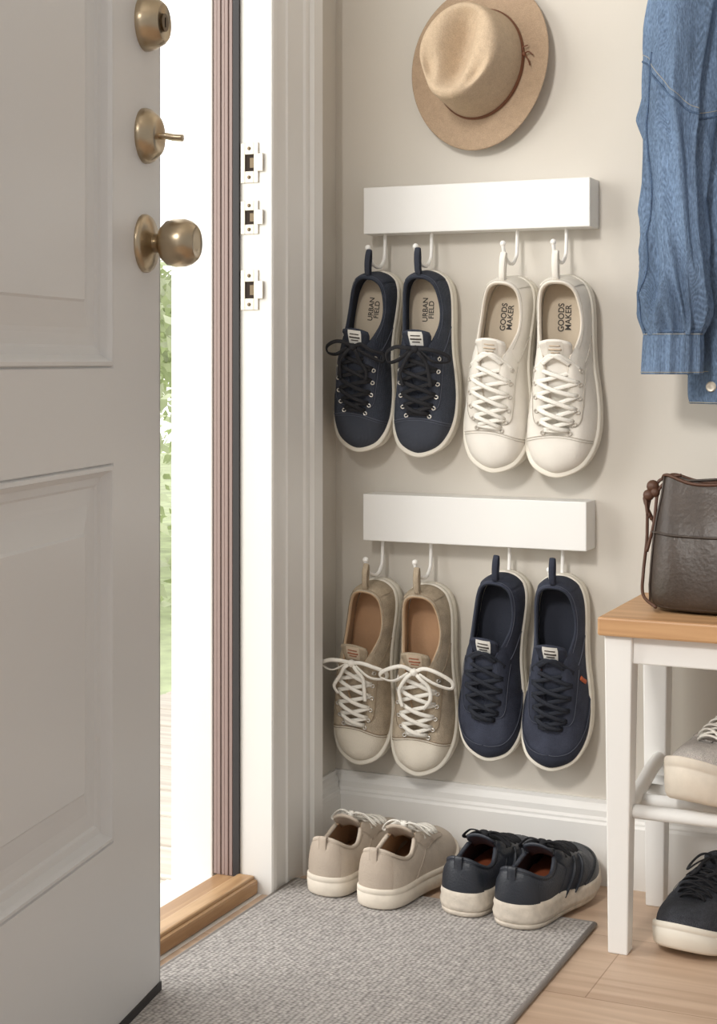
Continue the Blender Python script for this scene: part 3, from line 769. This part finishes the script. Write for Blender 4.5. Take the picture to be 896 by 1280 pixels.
# ================================================================= DENIM JACKET
def jacket():
    r=root('denim_jacket')
    den=mat('denim',(108,129,157),.9,bump=.6,bscale=260,kind='weave',var=.28,vscale=16,fine=.30,fscale=420,stretch=(1,1,.4))
    den2=mat('denim_seam',(84,104,132),.9,bump=.5,bscale=260,kind='weave',var=.25,vscale=60,fine=.28,fscale=500)
    stc=mat('denim_stitch',(160,158,148),.8)
    n=140
    def loft(nm,secs,fold,m,cap=False):
        rings=[]
        for (cx,cy,z,a,b,e) in secs:
            rr=[]
            for j in range(n):
                th=2*math.pi*j/n;c,s=math.cos(th),math.sin(th)
                x=a*math.copysign(abs(c)**e,c);y=b*math.copysign(abs(s)**e,s)
                d=fold(th,z,x,y);rr.append(V((cx+x+c*d,cy+y+s*d,z)))
            rings.append(rr)
        vs=[p for q in rings for p in q];fs=[]
        for i in range(len(rings)-1):
            for j in range(n):fs.append((i*n+j,i*n+(j+1)%n,(i+1)*n+(j+1)%n,(i+1)*n+j))
        if cap: fs.append(tuple((len(rings)-1)*n+j for j in range(n)))
        o=mesh(nm,vs,fs,m,r);so=o.modifiers.new('t','SOLIDIFY');so.thickness=.0022;so.offset=-1
        return rings
    def cr1(K,t):
        i=int(t);f=t-i;g=lambda k:K[min(max(k,0),len(K)-1)];a,b,c,d=g(i-1),g(i),g(i+1),g(i+2)
        return .5*((2*b)+(c-a)*f+(2*a-5*b+4*c-d)*f*f+(3*b-a-3*c+d)*f**3)
    crs5=lambda K,N:[tuple(cr1([k[q] for k in K],min(i*(len(K)-1)/N,len(K)-1-1e-6)) for q in range(6)) for i in range(N+1)]
    def ridge(v): return 1-min(1,abs(v)*2.6)
    def fs_(th,z,x,y):
        c,s=math.cos(th),math.sin(th)
        q=V((c*1.0+z*1.5,s*1.0,z*2.6+c*.9))
        q2=V((c*1.4+3,s*1.4,z*10+c*1.8+s*.8))
        amp=.45+1.0*math.exp(-((z-.885)/.06)**2)+.5*math.exp(-((z-1.12)/.06)**2)
        vert=.006*math.sin(th*4+z*5+1)*min(1,max(0.2,(z-.85)*4))
        return ridge(noise.noise(q))*.013-.010+ridge(noise.noise(q2))*.011*amp-.006*amp+vert
    sl=crs5([(.592,-.142,.835,.0365,.030,.9),(.595,-.142,.87,.045,.036,.9),(.595,-.142,.94,.044,.036,.95),(.594,-.14,1.02,.045,.036,.95),(.593,-.135,1.10,.047,.038,.95),(.596,-.128,1.17,.051,.042,.95),(.606,-.118,1.25,.055,.047,1),(.620,-.105,1.34,.057,.05,1),(.655,-.09,1.42,.05,.04,1)],130)
    rs=loft('sleeve',sl,fs_,den,True)
    cf=crs5([(.590,-.142,.780,.0405,.033,.9),(.591,-.142,.80,.0405,.033,.9),(.592,-.142,.825,.0400,.033,.9),(.592,-.142,.842,.0385,.032,.9)],14)
    cfold=lambda th,z,x,y:fs_(th,.845,x,y)*.45
    rc=loft('cuff',cf,cfold,den)
    for k in (1,12,13):
        v,f=tube_data([V((cf[0][0]+(p.x-cf[0][0])*1.012,-.142+(p.y+.142)*1.015,p.z)) for p in rc[k]],.0006 if k!=13 else .0014,n=5,closed=True)
        mesh('cuff_stitch',v,f,stc if k!=13 else den2,r)
    j0=int(n*.60)
    v,f=tube_data([q[j0]+(q[j0]-V((s_[0],s_[1],s_[2])))*.02 for q,s_ in zip(rs[2:96],sl[2:96])],.0014,n=5);mesh('sleeve_seam',v,f,den2,r)
    for dk in (0,2):
        P=[]
        for j in range(n):
            i=84+dk+10*math.cos(2*math.pi*(j/n-.45));i0=int(i);P.append(rs[i0][j].lerp(rs[i0+1][j],i-i0))
        v,f=tube_data(P,.0016 if dk==0 else .0006,n=6,closed=True);mesh('armhole_seam',v,f,den2 if dk==0 else stc,r)
    def fb(th,z,x,y):
        k=.6+.5*(1.3-z)
        return .012*k*math.sin(x*80+z*5+1)*(1 if abs(math.sin(th))>.3 else .3)+noise.noise(V((x*14,y*8,z*6)))*.012+ridge(noise.noise(V((x*20,y*10+5,z*12))))*.006
    bd=crs5([(.775,-.066,.778,.172,.036,.55),(.775,-.066,.80,.176,.040,.55),(.775,-.066,.88,.178,.040,.55),(.775,-.066,1.0,.175,.038,.6),(.775,-.066,1.14,.172,.038,.6),(.775,-.066,1.27,.168,.038,.65),(.775,-.066,1.37,.150,.036,.8),(.775,-.066,1.43,.09,.03,.9),(.775,-.066,1.45,.05,.026,1)],70)
    loft('body',bd,fb,den,True)
    hb=crs5([(.775,-.066,.737,.171,.037,.55),(.775,-.066,.75,.173,.0385,.55),(.775,-.066,.775,.173,.0385,.55),(.775,-.066,.785,.172,.0375,.55)],12)
    fh=lambda th,z,x,y:fb(th,.785,x,y)*.8
    rh=loft('hem_band',hb,fh,den)
    for k in(1,11):
        v,f=tube_data([V((.775+(p.x-.775)*1.004,-.066+(p.y+.066)*1.02,p.z)) for p in rh[k]],.0007,n=5,closed=True);mesh('hem_stitch',v,f,stc,r)
    best=min(rh[6],key=lambda p:(p.x-.623)**2+(p.y+.2)**2*.3)
    lathe('button',[(.0075,0),(.0075,.002),(.006,.0032),(.004,.0028),(.001,.0032)],M_nickel,r,20,'-Y',(best.x,best.y-.001,.762))
    box('placket',(.765,-.112,.79),(.79,-.104,1.36),den2,r,.002)
    vs,fs=tube_data(smoothpath([(.70,-.08,1.42),(.74,-.105,1.40),(.775,-.11,1.375),(.81,-.105,1.40),(.85,-.08,1.42)],6),.022,.006,ref=(0,0,1));mesh('collar',vs,fs,den2,r)
    sl2=[(1.55-s[0],s[1]+.02,s[2],s[3],s[4],s[5]) for s in sl]
    loft('sleeve_far',sl2,fs_,den,True)
    v,f=tube_data(smoothpath([(.775,-.0,1.47),(.775,-.05,1.468),(.775,-.075,1.475),(.775,-.08,1.49)],5),.006);mesh('coat_hook',v,f,M_brassd,r)
    v,f=tube_data(smoothpath([(.76,-.066,1.445),(.768,-.068,1.472),(.775,-.07,1.478),(.782,-.068,1.472),(.79,-.066,1.445)],5),.002);mesh('hang_loop',v,f,den2,r)
jacket()
# ================================================================= CAMERA & LIGHT
th=math.atan2(.41,.912)
cam=bpy.data.cameras.new('camera');co=bpy.data.objects.new('camera',cam);scene.collection.objects.link(co)
co.location=(1.114,-2.388,.8);co.rotation_euler=(math.pi/2,0,th)
cam.sensor_fit='VERTICAL';cam.sensor_height=36;cam.sensor_width=36;cam.lens=2000/1280*36;cam.shift_y=-190/1280
cam.clip_start=.02
scene.camera=co
w=bpy.data.worlds.new('world');scene.world=w;w.use_nodes=True
nt=w.node_tree;bg=nt.nodes['Background'];bg.inputs[0].default_value=(1.0,.985,.96,1)
tc=nt.nodes.new('ShaderNodeTexCoord');sp=nt.nodes.new('ShaderNodeSeparateXYZ');nt.links.new(tc.outputs['Generated'],sp.inputs[0])
mr=nt.nodes.new('ShaderNodeMapRange');mr.inputs['From Min'].default_value=-.5;mr.inputs['From Max'].default_value=.4;mr.inputs['To Min'].default_value=2.2;mr.inputs['To Max'].default_value=.52
nt.links.new(sp.outputs['X'],mr.inputs[0]);nt.links.new(mr.outputs[0],bg.inputs[1])
def area(name,loc,target,size,energy,col,sy=None):
    l=bpy.data.lights.new(name,'AREA');l.energy=energy;l.color=col;l.size=size
    if sy:l.shape='RECTANGLE';l.size_y=sy
    o=bpy.data.objects.new(name,l);scene.collection.objects.link(o);o.location=loc
    o.rotation_euler=(V(target)-V(loc)).to_track_quat('-Z','Y').to_euler();return o
area('room_key_light',(.26,-2.5,1.85),(.42,0,.70),.32,38,(1,.97,.93))  # added key light from front left for defined shadows; no window stands here
area('doorway_daylight',(-1.3,-1.5,1.5),(-.0,-.3,.8),1.2,24,(1,.985,.95),1.6)
scene.view_settings.view_transform='Standard'
scene.view_settings.look='None'
